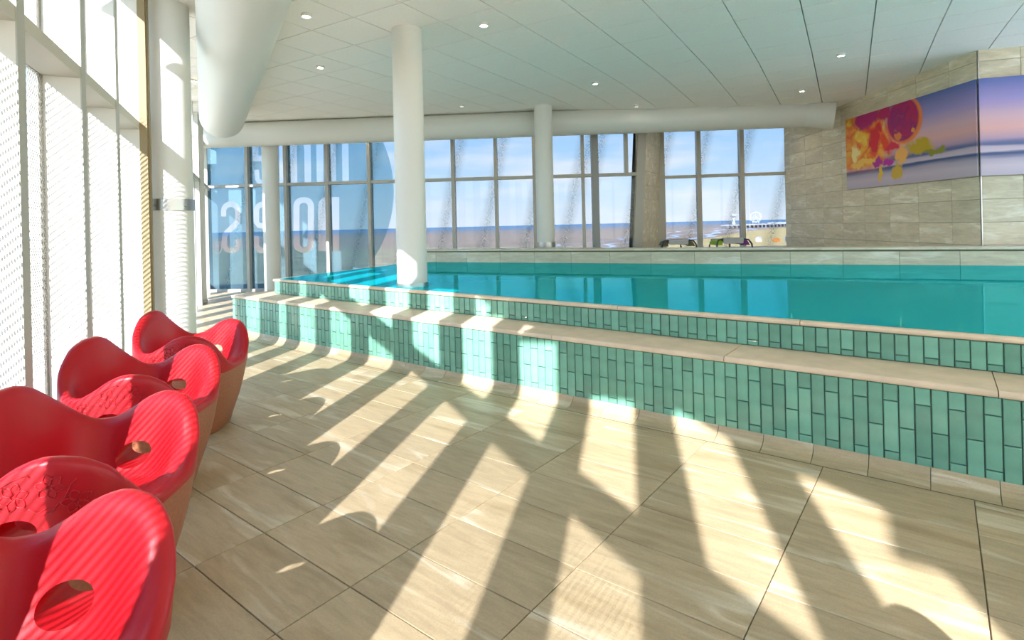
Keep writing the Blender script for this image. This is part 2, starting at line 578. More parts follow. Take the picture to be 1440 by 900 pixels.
# ------------------------------------------------------------------ facade windows towards the sea
win2 = MB().prism([F0 + FD * -.5, F0 + FD * 9.3, F0 + FD * 9.3 - FN * .2, F0 + FD * -.5 - FN * .2], -.25, -.004).build('window_2', M_FRAME)
tag(win2, kind='structure')
def fpt(u, off=0.0): return F0 + FD * u + FN * off
UM = [-.45, .12, 1.066, 1.90, 2.785, 3.68, 4.555, 5.425, 6.30, 7.075, 8.05]
FTZ = 2.215
def facade_bar(u, w, dep, z0, z1, mat, name, parent):
    MB().prism([fpt(u - w / 2, -dep), fpt(u + w / 2, -dep), fpt(u + w / 2, .06), fpt(u - w / 2, .06)], z0, z1).build(name, mat, parent)
for u in UM:
    facade_bar(u, .062, .13, 0, CEIL + .04, M_FRAME, 'mullion', win2)
facade_bar(8.29, .14, .18, 0, CEIL + .04, M_FRAMEG, 'mullion', win2)
facade_bar(8.91, .07, .10, FTZ, CEIL + .04, M_FRAME, 'mullion', win2)
# slanting end jamb
je = MB()
jv = []
for z, sh in ((0.0, -.17), (CEIL + .04, .03)):
    for (uu, off) in ((9.14, -.05), (9.30, -.05), (9.30, .06), (9.14, .06)):
        p = fpt(uu + sh, off); jv.append((p.x, p.y, z))
je.add(jv, [(3, 2, 1, 0), (4, 5, 6, 7), (0, 1, 5, 4), (1, 2, 6, 5), (2, 3, 7, 6), (3, 0, 4, 7)])
je.build('jamb', M_FRAME, win2)
uu = UM + [8.29, 9.14]
for a, b in zip(uu[:-1], uu[1:]):
    MB().prism([fpt(a + .031, -.10), fpt(b - .031, -.10), fpt(b - .031, .05), fpt(a + .031, .05)], FTZ - .03, FTZ + .03).build('transom', M_FRAME, win2)
    MB().prism([fpt(a + .031, -.10), fpt(b - .031, -.10), fpt(b - .031, .05), fpt(a + .031, .05)], 0, .05).build('sill', M_FRAME, win2)
    for (z0, z1) in ((.05, FTZ - .03), (FTZ + .03, CEIL + .03)):
        p = MB().box(0, b - a - .06, -.005, .005, z0, z1).build('pane', M_GLASS_F, win2)
        o = fpt(a + .03, -.045)
        p.matrix_local = frame_m((o.x, o.y, 0), (*FD, 0), (*(-FN), 0), (0, 0, 1))
# right wing, set back
win3 = MB().prism([R0 - RD * .1, R0 + RD * 2.56, R0 + RD * 2.56 - RN * .2, R0 - RD * .1 - RN * .2], -.25, .2).build('window_3', M_FRAME)
tag(win3, kind='structure')
def rpt(u, off=0.0): return R0 + RD * u + RN * off
UR = [0.0, .795, 1.68, 2.70]
for u in UR[:-1]:
    w = .085
    a_, b_ = (u - w / 2, u + w / 2) if u else (-.13, .075)
    MB().prism([rpt(a_, -.14), rpt(b_, -.14), rpt(b_, .05), rpt(a_, .05)], .2, CEIL + .04).build('mullion', M_FRAME, win3)
for a, b in zip(UR[:-1], UR[1:]):
    for z0, z1, nm in ((2.19, 2.25, 'transom'), (.2, .26, 'sill')):
        MB().prism([rpt(a + .03, -.10), rpt(b - .03, -.10), rpt(b - .03, .04), rpt(a + .03, .04)], z0, z1).build(nm, M_FRAME, win3)
    for (z0, z1) in ((.26, 2.19), (2.25, CEIL + .03)):
        p = MB().box(0, b - a - .06, -.005, .005, z0, z1).build('pane', M_GLASS_F, win3)
        o = rpt(a + .03, -.04)
        p.matrix_local = frame_m((o.x, o.y, 0), (*RD, 0), (*(-RN), 0), (0, 0, 1))

# ------------------------------------------------------------------ stone walls
def wall_tiles(parent, p0, p1, nrm, z0, z1, pw, ph, mat, start=0.0, zstart=None, gap=.004, t=.012, shear=None):
    d = (p1 - p0); L = d.length; d = d / L
    out = []
    u = start
    zs = z0 if zstart is None else zstart
    while u < L - .01:
        a = max(u, 0); b = min(u + pw, L)
        z = zs
        while z < z1 - .01:
            c0 = max(z, z0); c1 = min(z + ph, z1)
            if b - a > .03 and c1 - c0 > .03:
                c = p0 + d * ((a + b) / 2)
                n3 = Vector((nrm.x, nrm.y, 0))
                out.append((tile_mesh(b - a - gap, c1 - c0 - gap, t, .002), frame_m((c.x, c.y, (c0 + c1) / 2), (d.x, d.y, 0), (0, 0, 1), n3) if n3.dot(Vector((d.x, d.y, 0)).cross(Vector((0, 0, 1)))) > 0 else frame_m((c.x, c.y, (c0 + c1) / 2), (-d.x, -d.y, 0), (0, 0, 1), n3), c.length))
            z += ph
        u += pw
    put_tiles(out, mat, parent)

W2END = CORNER + W2D * 1.75
rwn = Vector((-1, -.008)).normalized()
w2n = Vector((W2D.y, -W2D.x))
wr = MB()
rd_ = (RW_END - CORNER).normalized()
wr.prism([CORNER, RW_END + rd_ * .02, RW_END + rd_ * .02 + Vector((.6, 0)), W2END + Vector((.05, .5)), W2END], .0, CEIL + .05)
wall_r = wr.build('wall_right', M_GROUT)
tag(wall_r, kind='structure')
wall_tiles(wall_r, CORNER, RW_END + rd_ * .0, rwn, LEDGE - .235, CEIL + .03, .592, .2855, M_WALL, start=-.16, zstart=LEDGE - .2855)
wall_tiles(wall_r, CORNER, W2END, w2n, LEDGE - .235, CEIL + .03, .592, .2855, M_WALL, start=-.16, zstart=LEDGE - .2855)
tp = MB().bar(CORNER + Vector((-.012, -.016)), CORNER + Vector((.0, -.016)), .012, LEDGE, CEIL).build('corner_strip', M_STEEL, wall_r)

# leaning return wall between the two window wings
wc = MB()
P0, P1 = fpt(9.26, .02), R0 + Vector((-.02, -.02))
def pier_pt(a, z):
    sh = -.17 + .20 * z / CEIL
    p = P0.lerp(P1, a) + FD * sh * (1 - .25 * a)
    return Vector((p.x, p.y, z))
pd = (P1 - P0).normalized(); pn = Vector((pd.y, -pd.x))
if pn.y > 0: pn = -pn
pv = [pier_pt(0, 0), pier_pt(1, 0), pier_pt(1, CEIL + .04), pier_pt(0, CEIL + .04)]
back = [p - Vector((pn.x, pn.y, 0)) * .22 for p in pv]
wc.add(pv + back, [(0, 1, 2, 3), (7, 6, 5, 4), (0, 4, 5, 1), (1, 5, 6, 2), (2, 6, 7, 3), (3, 7, 4, 0)])
wall_c = wc.build('wall_center', M_WALL)
tag(wall_c, kind='structure')
z = .0
k = 0
while z < CEIL - .02:
    z1 = min(z + .2855, CEIL + .03)
    q = [pier_pt(.02, z + .002), pier_pt(.98, z + .002), pier_pt(.98, z1 - .002), pier_pt(.02, z1 - .002)]
    n3 = Vector((pn.x, pn.y, 0)) * .012
    c = sum(q, Vector()) / 4
    vv = [p - c for p in q] + [p + n3 - c for p in q]
    o = link('tile', mesh('tile', vv, [(4, 5, 6, 7), (0, 1, 5, 4), (1, 2, 6, 5), (2, 3, 7, 6), (3, 0, 4, 7)]), M_WALL, wall_c)
    o.location = c
    z = z1
# unseen glazed back and right side, added to let more daylight in
win4 = MB().box(1.2, 7.3, BACK_Y - .1, BACK_Y + .1, -.3, .0).build('window_4_added', M_FRAME)
tag(win4, kind='structure')
for k in range(6):
    x = 1.3 + 1.18 * k
    MB().box(x - .05, x + .05, BACK_Y - .08, BACK_Y + .08, 0, CEIL + .05).build('mullion', M_FRAME, win4)
    if k < 5:
        MB().box(x + .05, x + 1.13, BACK_Y - .004, BACK_Y + .004, 0, CEIL + .04).build('pane', M_GLASS_C, win4)
win5 = MB().box(7.30, 7.50, BACK_Y, 6.25, -.3, .0).build('window_5_added', M_FRAME)
tag(win5, kind='structure')
for k in range(9):
    y = BACK_Y + .05 + 1.3 * k
    MB().box(7.32, 7.48, y - .05, y + .05, 0, CEIL + .05).build('mullion', M_FRAME, win5)
    if k < 8:
        MB().box(7.396, 7.404, y + .05, y + 1.25, 0, CEIL + .04).build('pane', M_GLASS_C, win5)
ter3 = MB().box(7.55, 24, -17, 10, -.5, -.30).build('floor_bounce_yard', M_BOUNCE)  # unseen yard added on the right to reflect daylight inside
tag(ter3, kind='structure')

# ------------------------------------------------------------------ swimming pool: step, rim, far wall, basin
pool = empty('swimming_pool', (0, 0, 0))
tag(pool, 'raised swimming pool clad in green vertical glazed tiles with beige stone step', 'pool')
D0, D1 = -6.97, 6.5              # step ends
QS = 3.285                       # step face
QR = 3.285 + .36                 # rim face
LSD = Vector((.30, .954)).normalized()
A = dq(D0, QS)
step = MB().prism([A, dq(D1, QS), dq(D1, QR + .10), dq(D0 + .3, QR + .10), A + LSD * 2.6 + DD * .35, A + LSD * 2.6], 0, STEP_Z - .03).build('step', M_TGROUT, pool)
COR = dq(-6.62, QR)
LRD = Vector((.425, .905)).normalized()
LEN_L = 3.1
rim_pts = [COR, dq(D1, QR), dq(D1, QR + .12), dq(-6.62, QR + .12) + DD * .10, COR + LRD * LEN_L + DD * .12, COR + LRD * LEN_L]
rim = MB().prism(rim_pts, 0, RIM_Z - .03).build('rim_wall', M_TGROUT, pool)

TW, TL, TG = .0635, .25, .005
def glazed_wall(parent, p0, d, length, nrm, z0, z1, joint0, three=True):
    out = []
    ncol = int(length / TW)
    for k in range(ncol):
        c = p0 + d * ((k + .5) * TW)
        off = joint0 + (TL / 2 if k % 2 else 0)
        if not three: off = (z0 + .034) if k % 2 else z0
        zs = [z0]
        zz = off - TL * 4
        while zz < z1 - .012:
            if zz > z0 + .012: zs.append(zz)
            zz += TL
        zs.append(z1)
        for a, b in zip(zs[:-1], zs[1:]):
            h = b - a - TG
            if h < .012: continue
            n3 = Vector((nrm.x, nrm.y, 0))
            u = Vector((0, 0, 1)).cross(n3)
            pos = Vector((c.x, c.y, (a + b) / 2)) + Vector((random.uniform(-.0006, .0006), 0, 0))
            vis = seen(pos, 60)
            out.append((tile_mesh(TW - TG, h, .012, .0035), frame_m(pos, u, (0, 0, 1), n3), c.length + (0 if vis else 100)))
    put_tiles(out, M_GREEN, parent)
glazed_wall(step, A, DD, D1 - D0 - .02, -QQ, .012, STEP_Z - .034, .10)
lsn = Vector((-LSD.y, LSD.x))
glazed_wall(step, A + LSD * 2.55, -LSD, 2.55, lsn, .012, STEP_Z - .034, .10)
glazed_wall(rim, COR, DD, D1 + 6.6, -QQ, STEP_Z + .002, RIM_Z - .032, 0, False)
lrn = Vector((-LRD.y, LRD.x))
glazed_wall(rim, COR + LRD * 3.0, -LRD, 3.0, lrn, STEP_Z + .002, RIM_Z - .032, 0, False)

def nosing(w, L, t):
    """coping stone: long slab with rounded front edge (front at y=0, back at y=w)"""
    v = []; f = []
    prof = [(w, 0), (0.012, 0), (.003, .004), (0, .012), (.0, t - .012), (.004, t - .004), (.013, t), (w, t)]
    for x in (0, L):
        v += [(x, p[0], p[1]) for p in prof]
    n = len(prof)
    f = [(i, (i + 1) % n, (i + 1) % n + n, i + n) for i in range(n)]
    f += [tuple(range(n))[::-1], tuple(range(n, 2 * n))]
    return mesh('coping_stone', v, f)
# step treads
L = 1.195
k = 0; u = D0 - .005
ns = nosing(.385, L - .004, .034)
while u < D1 - .3:
    o = link('coping', ns, M_COPE, step)
    p = dq(u, QS - .025)
    o.matrix_local = frame_m((p.x, p.y, STEP_Z - .034), (*DD, 0), (*QQ, 0), (0, 0, 1))
    u += L
o = link('coping', mesh('coping', [], []), M_COPE, step)
b = MB().prism([A + QQ * .36 - DD * .01, A + QQ * .36 + DD * .36, A + LSD * 2.6 + DD * .5, A + LSD * 2.6 - DD * .01], STEP_Z - .034, STEP_Z)
o.data = mesh('coping', b.v, b.f); o.data.materials.append(M_COPE)
# rim coping
u = -6.62 - .02
nr = nosing(.07, L - .004, .030)
while u < D1 - .3:
    o = link('coping', nr, M_COPE, rim)
    p = dq(u, QR - .022)
    o.matrix_local = frame_m((p.x, p.y, RIM_Z - .030), (*DD, 0), (*QQ, 0), (0, 0, 1))
    u += L
o = link('coping', nosing(.06, 3.0, .030), M_COPE, rim)
p = COR + LRD * 3.02 + lrn * .02
o.matrix_local = frame_m((p.x, p.y, RIM_Z - .030), (*(-LRD), 0), (*(-lrn), 0), (0, 0, 1))

# cove skirting at the foot of the step
pitch = .247
u = -6.97
cm = None
prof = [(.0, .0), (.118, .0), (.090, .005), (.055, .016), (.030, .034), (.016, .058), (.012, .066), (0, .066)]
v = []
for x in (0, pitch - .003):
    v += [(x, -p[0], p[1]) for p in prof]
n = len(prof)
f = [(i, i + n, (i + 1) % n + n, (i + 1) % n) for i in range(n)] + [tuple(range(n)), tuple(range(n, 2 * n))[::-1]]
cm = mesh('cove_tile', v, f)
its = []
while u < D1 - .1:
    p = dq(u, QS - .002)
    its.append((cm, frame_m((p.x, p.y, -.004), (*DD, 0), (*QQ, 0), (0, 0, 1)), 0))
    u += pitch
put_tiles(its, M_FLOOR, step, 'cove_tile')

# far wall with ledge
FLEN = 9.4
def far(u, off=0.0): return FAR0 + FARD * u + FARN * off
deck = MB().prism([far(-.02, .012), far(FLEN, .012), far(FLEN, .30), far(-.02, .30)], 0, LEDGE - .035).build('far_wall', M_GROUT, pool)
dkf = MB().prism([far(-.02, .305), far(7.75, .305), tuple(CORNER + Vector((-.02, -.02))), (5.78, 11.50), (3.25, 11.85), tuple(fpt(9.05, .10)), tuple(fpt(5.2, .10))], 0, LEDGE - .175).build('floor_deck', M_WALL)
tag(dkf, kind='structure')
fi = []
u = -.42
while u < FLEN - .6:
    a = max(u, 0.0); b = u + .605
    for z0, z1 in ((-.25, .15), (.15, .43), (.43, LEDGE - .048)):
        c = far((a + b) / 2, .012)
        fi.append((tile_mesh(b - a - .004, z1 - z0 - .004, .012, .002), frame_m((c.x, c.y, (z0 + z1) / 2), (*FARD, 0), (0, 0, 1), (*(-FARN), 0)), c.length))
    u += .605
put_tiles(fi, M_WALL, deck)
u = -.05
while u < FLEN - .3:
    o = link('ledge_cap', nosing(.315, 1.206, .032), M_WALL, deck)
    p = far(u, -.018)
    o.matrix_local = frame_m((p.x, p.y, LEDGE - .032), (*FARD, 0), (*FARN, 0), (0, 0, 1))
    u += 1.21

# basin lining: floor, shelf along the rim, inside of the rim
bas = MB()
inner = [dq(-6.5, QR + .12), dq(D1, QR + .12), far(FLEN, 0), far(0, 0), COR + LRD * LEN_L + DD * .14]
bas.prism([COR + DD * .02, dq(D1, QR), far(FLEN, -.01), far(-.1, -.01), COR + LRD * LEN_L], -.62, -.60)
bas.prism([dq(-6.45, QR + .10), dq(D1, QR + .10), dq(D1, QR + .52), dq(-6.3, QR + .52)], -.60, .40)
bas.prism([dq(-6.48, QR + .075), dq(D1, QR + .075), dq(D1, QR + .125), dq(-6.48, QR + .125)], .3, RIM_Z - .02)
bas.prism([COR + DD * .08 + QQ * .05, COR + LRD * LEN_L + DD * .08, COR + LRD * LEN_L + DD * .15, COR + DD * .15 + QQ * .05], -.6, RIM_Z - .02)
bas.build('basin', M_POOL, pool)

# water
def water_mat():
    m, nt, out = new_mat('pool_water')
    tr = N_(nt, 'BsdfTransparent'); tr.inputs[0].default_value = (.30, .82, .86, 1)
    gl = N_(nt, 'BsdfGlossy', Roughness=.015); gl.inputs[0].default_value = (.20, .86, .93, 1)
    df = N_(nt, 'BsdfDiffuse'); df.inputs[0].default_value = (.0, .50, .56, 1)
    lw = fresnel(nt, 1.33)
    cl = N_(nt, 'Math', operation='MULTIPLY'); cl.inputs[1].default_value = .70
    tc = N_(nt, 'TexCoord'); mp = N_(nt, 'Mapping'); mp.inputs['Scale'].default_value = (1.0, 1.6, 1)
    nz = N_(nt, 'TexNoise', Scale=2.2, Detail=3.0)
    bp = N_(nt, 'Bump', Strength=.05, Distance=.02)
    nt.links.new(tc.outputs['Object'], mp.inputs[0]); nt.links.new(mp.outputs[0], nz.inputs['Vector'])
    nt.links.new(nz.outputs[0], bp.inputs['Height'])
    nt.links.new(bp.outputs[0], gl.inputs['Normal'])
    nt.links.new(lw.outputs[0], cl.inputs[0])
    m0 = N_(nt, 'MixShader'); m0.inputs[0].default_value = .62
    nt.links.new(tr.outputs[0], m0.inputs[1]); nt.links.new(df.outputs[0], m0.inputs[2])
    m1 = N_(nt, 'MixShader')
    nt.links.new(cl.outputs[0], m1.inputs[0]); nt.links.new(m0.outputs[0], m1.inputs[1]); nt.links.new(gl.outputs[0], m1.inputs[2])
    nt.links.new(m1.outputs[0], out.inputs[0])
    return m
wp = [dq(-6.60, QR + .02), dq(D1, QR + .02), far(FLEN, -.002), far(0, -.002), COR + LRD * 3.02 + DD * .02]
wm = mesh('pool_water', [(p.x, p.y, RIM_Z + .001) for p in wp], [tuple(range(5))])
wo = link('pool_water', wm, water_mat())
tag(wo, 'still turquoise water filling the pool level with its rim', 'water')

# ------------------------------------------------------------------ columns
def column(x, y, r, z0, z1, label, band=None, ring=None):
    c = empty('column', (x, y, z0))
    MB().lathe([(r, 0), (r, z1 - z0)], seg=64).build('shaft', M_WHITE, c, True, 40)
    if ring:
        MB().lathe([(r + .004, ring[0]), (r + .010, ring[0]), (r + .010, ring[1]), (r + .001, ring[1])], seg=48, cap=False).build('base_ring', M_STEEL, c, True, 40)
    if band:
        bo = MB().lathe([(r, band[0]), (r + .008, band[0]), (r + .008, band[1]), (r, band[1])], seg=64, cap=False).build('steel_band', M_STEEL, c, True, 40)
        for a in (-95, -60, -20):
            aa = math.radians(a); zz = (band[0] + band[1]) / 2 - .01
            p = Vector((math.cos(aa), math.sin(aa), 0))
            MB().tube([p * (r + .006) + Vector((0, 0, zz)), p * (r + .022) + Vector((0, 0, zz))], .008, 8).build('bolt', M_STEEL, bo)
    tag(c, label, 'column')
    return c
column(-1.05, 5.74, .155, .0, CEIL + .03, 'white round column rising out of the pool water', ring=(.640, .690))
column(.585, 9.60, .155, LEDGE - .175, ceil_z((.58, 9.6)) + .03, 'white round column standing on the stone ledge behind the pool', ring=(.17, .255))
column(-4.73, 10.85, .155, .0, CEIL + .03, 'white round column in front of the tinted lettered window', ring=(.0, .07))
column(-5.60, 9.75, .155, .0, CEIL + .03, 'slim white column farther along the dotted glass wall, behind the banded column', ring=(.0, .07))
column(-3.09, 4.98, .190, .0, CEIL + .03, 'thick white column with a steel band beside the red armchairs', band=(1.46, 1.56), ring=(.0, .06))

# ------------------------------------------------------------------ ducts
dk = empty('air_duct', (-2.38, 4.9, 3.17))
ax = Vector((-.4895, .872, 0)).normalized()
MB().tube([ax * -8.2, ax * 4.95], .34, 56).build('duct_body', M_WHITE, dk, True, 40)
for s in (-5.2, -1.9):
    MB().tube([ax * s, ax * (s + .03)], .344, 56, True).build('seam_band', M_WHITE, dk, True, 40)
tag(dk, 'wide white round air duct hanging under the ceiling beside the glazed wall', 'air duct')
dk = empty('air_duct', (0, 10.06, 3.085))
ax = Vector((.9975, -.0716, 0)).normalized()
MB().tube([ax * -6.9, ax * 5.19], .228, 48).build('duct_body', M_WHITE, dk, True, 40)
for s in (-.62, 5.16):
    MB().tube([ax * s, ax * (s + .03)], .231, 48).build('seam_band', M_WHITE, dk, True, 40)
e0 = ax * 5.17; e1 = ax * 5.58 + Vector((0, -.20, -.075))
nz_ = MB().tube([e0, e1], [.222, .238], 48, False).build('nozzle', M_WHITE, dk, True, 40)
dd_ = (e1 - e0).normalized()
MB().tube([e1, e1 + dd_ * .02, e1 + dd_ * .02, e1 - dd_ * .02], [.238, .236, .215, .205], 48, False).build('lip', M_WHITE, nz_, True, 40)
tag(dk, 'long white round air duct running along the top of the sea windows', 'air duct')

# ------------------------------------------------------------------ mural print wrapping the wall corner
def mural_mat():
    m, nt, out = new_mat('mural_print')
    uv = N_(nt, 'UVMap'); sp = N_(nt, 'SeparateXYZ')
    nt.links.new(uv.outputs[0], sp.inputs[0])
    U, V = sp.outputs[0], sp.outputs[1]
    def M(op, a, b=None, clamp=False):
        n = N_(nt, 'Math', operation=op); n.use_clamp = clamp
        for i, q in enumerate((a, b)):
            if q is None: continue
            if isinstance(q, (int, float)): n.inputs[i].default_value = q
            else: nt.links.new(q, n.inputs[i])
        return n.outputs[0]
    def mix(fac, a, b):
        n = N_(nt, 'MixRGB')
        for i, q in zip((0, 1, 2), (fac, a, b)):
            if isinstance(q, tuple): n.inputs[i].default_value = (*q, 1)
            elif isinstance(q, float): n.inputs[i].default_value = q
            else: nt.links.new(q, n.inputs[i])
        return n.outputs[0]
    base = ramp(nt, [(0, (.52, .44, .55)), (.10, (.60, .50, .60)), (.17, (.45, .38, .50)), (.215, (.07, .10, .25)), (.235, (.05, .08, .22)), (.255, (.60, .50, .60)), (.29, (.55, .42, .55)),
                     (.315, (.10, .13, .28)), (.345, (.16, .16, .34)), (.37, (.45, .30, .45)), (.48, (.75, .40, .40)), (.60, (.68, .42, .50)), (.78, (.34, .28, .60)), (1.0, (.10, .15, .45))])
    base.color_ramp.interpolation = 'LINEAR'
    nz0 = N_(nt, 'TexNoise', Scale=3.0, Detail=3.0)
    mp = N_(nt, 'Mapping'); mp.inputs['Scale'].default_value = (.5, 6.0, 1)
    nt.links.new(uv.outputs[0], mp.inputs[0]); nt.links.new(mp.outputs[0], nz0.inputs['Vector'])
    vv = M('ADD', V, M('MULTIPLY', M('SUBTRACT', nz0.outputs[0], .5), .05))
    nt.links.new(vv, base.inputs[0])
    col = base.outputs[0]
    # warm wash of yellow and orange at the left end
    nz = N_(nt, 'TexNoise', Scale=4.5, Detail=6.0, Distortion=1.2)
    nt.links.new(uv.outputs[0], nz.inputs['Vector'])
    warm = ramp(nt, [(.25, (.62, .02, .05)), (.40, (.85, .14, .01)), (.52, (.90, .36, .01)), (.66, (.95, .60, .04)), (.8, (.95, .85, .45))])
    nt.links.new(nz.outputs[0], warm.inputs[0])
    edge = M('ADD', U, M('MULTIPLY', M('SUBTRACT', nz.outputs[0], .5), .35))
    lim = M('ADD', 1.15, M('MULTIPLY', M('ABSOLUTE', M('SUBTRACT', V, .62)), -.55))
    k = M('MULTIPLY', M('SUBTRACT', lim, edge), 3.2, True)
    low = M('MULTIPLY', M('SUBTRACT', V, .20), 9.0, True)
    col = mix(M('MULTIPLY', k, low), col, warm.outputs[0])
    nw = N_(nt, 'TexNoise', Scale=7.0, Detail=5.0)
    nt.links.new(uv.outputs[0], nw.inputs['Vector'])
    sw = N_(nt, 'SeparateColor')
    nt.links.new(nw.outputs['Color'], sw.inputs[0])
    UW = M('ADD', U, M('MULTIPLY', M('SUBTRACT', sw.outputs[0], .5), .22))
    VW = M('ADD', V, M('MULTIPLY', M('SUBTRACT', sw.outputs[1], .5), .22))
    def disc(cu, cv, rx, ry, soft, warp=False):
        a = M('DIVIDE', M('SUBTRACT', UW if warp else U, cu), rx); b = M('DIVIDE', M('SUBTRACT', VW if warp else V, cv), ry)
        dst = M('SQRT', M('ADD', M('MULTIPLY', a, a), M('MULTIPLY', b, b)))
        return M('MULTIPLY', M('SUBTRACT', 1.0, dst), soft, True)
    col = mix(disc(1.17, .77, .315, .30, 10.0), col, (.85, .22, .05))
    bc = ramp(nt, [(.35, (.50, .01, .10)), (.55, (.30, .005, .16)), (.75, (.62, .10, .06))])
    nt.links.new(nz.outputs[0], bc.inputs[0])
    col = mix(disc(1.14, .785, .285, .275, 9.0), col, bc.outputs[0])
    for (cu, cv, rx, ry, c) in ((.45, .93, .34, .14, (.45, .01, .16)), (.80, .93, .14, .10, (.50, .01, .12)), (.62, .60, .12, .22, (.72, .01, .02)), (.80, .56, .09, .16, (.82, .06, .01)), (.72, .76, .09, .08, (.70, .02, .03)),
                                (.94, .47, .14, .06, (.72, .02, .06)), (.20, .50, .10, .14, (.95, .75, .30)), (.35, .34, .30, .06, (.92, .55, .08)), (.66, .33, .14, .05, (.45, .02, .30)), (.88, .31, .12, .06, (.50, .02, .35)),
                                (1.12, .36, .12, .14, (.90, .45, .10)), (1.42, .42, .22, .11, (.55, .36, .01)), (1.62, .34, .20, .05, (.28, .26, .02)), (.72, .17, .06, .14, (.85, .52, .02)), (1.02, .16, .10, .13, (.66, .42, .04)), (1.30, .62, .05, .05, (.80, .30, .06)), (1.05, .60, .07, .06, (.78, .22, .05))):
        col = mix(disc(cu, cv, rx, ry, 3.0, True), col, c)
    b = N_(nt, 'BsdfPrincipled', Roughness=.45)
    nt.links.new(col, b.inputs['Base Color'])
    nt.links.new(b.outputs[0], out.inputs[0])
    return m
M_MURAL = mural_mat()
mu = empty('wall_mural', (CORNER.x, CORNER.y, 1.733))
tag(mu, 'wide colourful sunset beach photo print wrapping around the stone wall corner', 'picture')
def mural_panel(p0, p1, nrm, u0, u1):
    z0, z1, t, off = 1.733, 2.93, .018, .012
    q = []
    for o in (off, off + t):
        for (p, z) in ((p0, z0), (p1, z0), (p1, z1), (p0, z1)):
            q.append((p.x + nrm.x * o - CORNER.x, p.y + nrm.y * o - CORNER.y, z - 1.733))
    me = mesh('print_panel', q, [(4, 5, 6, 7), (0, 1, 5, 4), (1, 2, 6, 5), (2, 3, 7, 6), (3, 0, 4, 7), (3, 2, 1, 0)])
    ul = me.uv_layers.new(name='UVMap')
    pos = {0: (u0, 0), 1: (u1, 0), 2: (u1, 1), 3: (u0, 1)}
    for lp in me.loops:
        ul.data[lp.index].uv = pos[lp.vertex_index % 4]
    link('print_panel', me, M_MURAL, mu)
mural_panel(CORNER + rd_ * 2.64, CORNER + Vector((-.03, -.03)), rwn, 0, 2.2)
mural_panel(CORNER + Vector((-.03, -.03)), CORNER + W2D * 1.5, w2n, 2.2, 3.45)

# ------------------------------------------------------------------ red armchairs
def lerp_tab(tab, x):
    for (x0, y0), (x1, y1) in zip(tab[:-1], tab[1:]):
        if x <= x1:
            t = (x - x0) / (x1 - x0); t = t * t * (3 - 2 * t)
            return y0 + (y1 - y0) * t
    return tab[-1][1]
RIM_TAB = [(0, .425), (20, .43), (33, .475), (44, .570), (55, .628), (67, .652), (79, .650), (91, .612), (102, .568), (112, .548), (122, .568), (138, .660), (154, .735), (168, .762), (180, .765)]
def smooth_tab(tab, x, w=7.0):
    return sum(lerp_tab(tab, abs(((x + d + 180) % 360) - 180)) for d in (-w, -w / 2, 0, w / 2, w)) / 5
def plan_r(phi, p=2.9, a=.285, b=.338):
    c, s = abs(math.cos(phi)) / a, abs(math.sin(phi)) / b
    return (c ** p + s ** p) ** (-1 / p)
OUT_TAB = [(0, .62), (.06, .675), (.2, .83), (.36, .95), (.52, 1.0), (.66, .99), (.80, .95)]
def out_s(z):
    for (x0, y0), (x1, y1) in zip(OUT_TAB[:-1], OUT_TAB[1:]):
        if z <= x1: return y0 + (y1 - y0) * (z - x0) / (x1 - x0)
    return OUT_TAB[-1][1]
SEG = 96
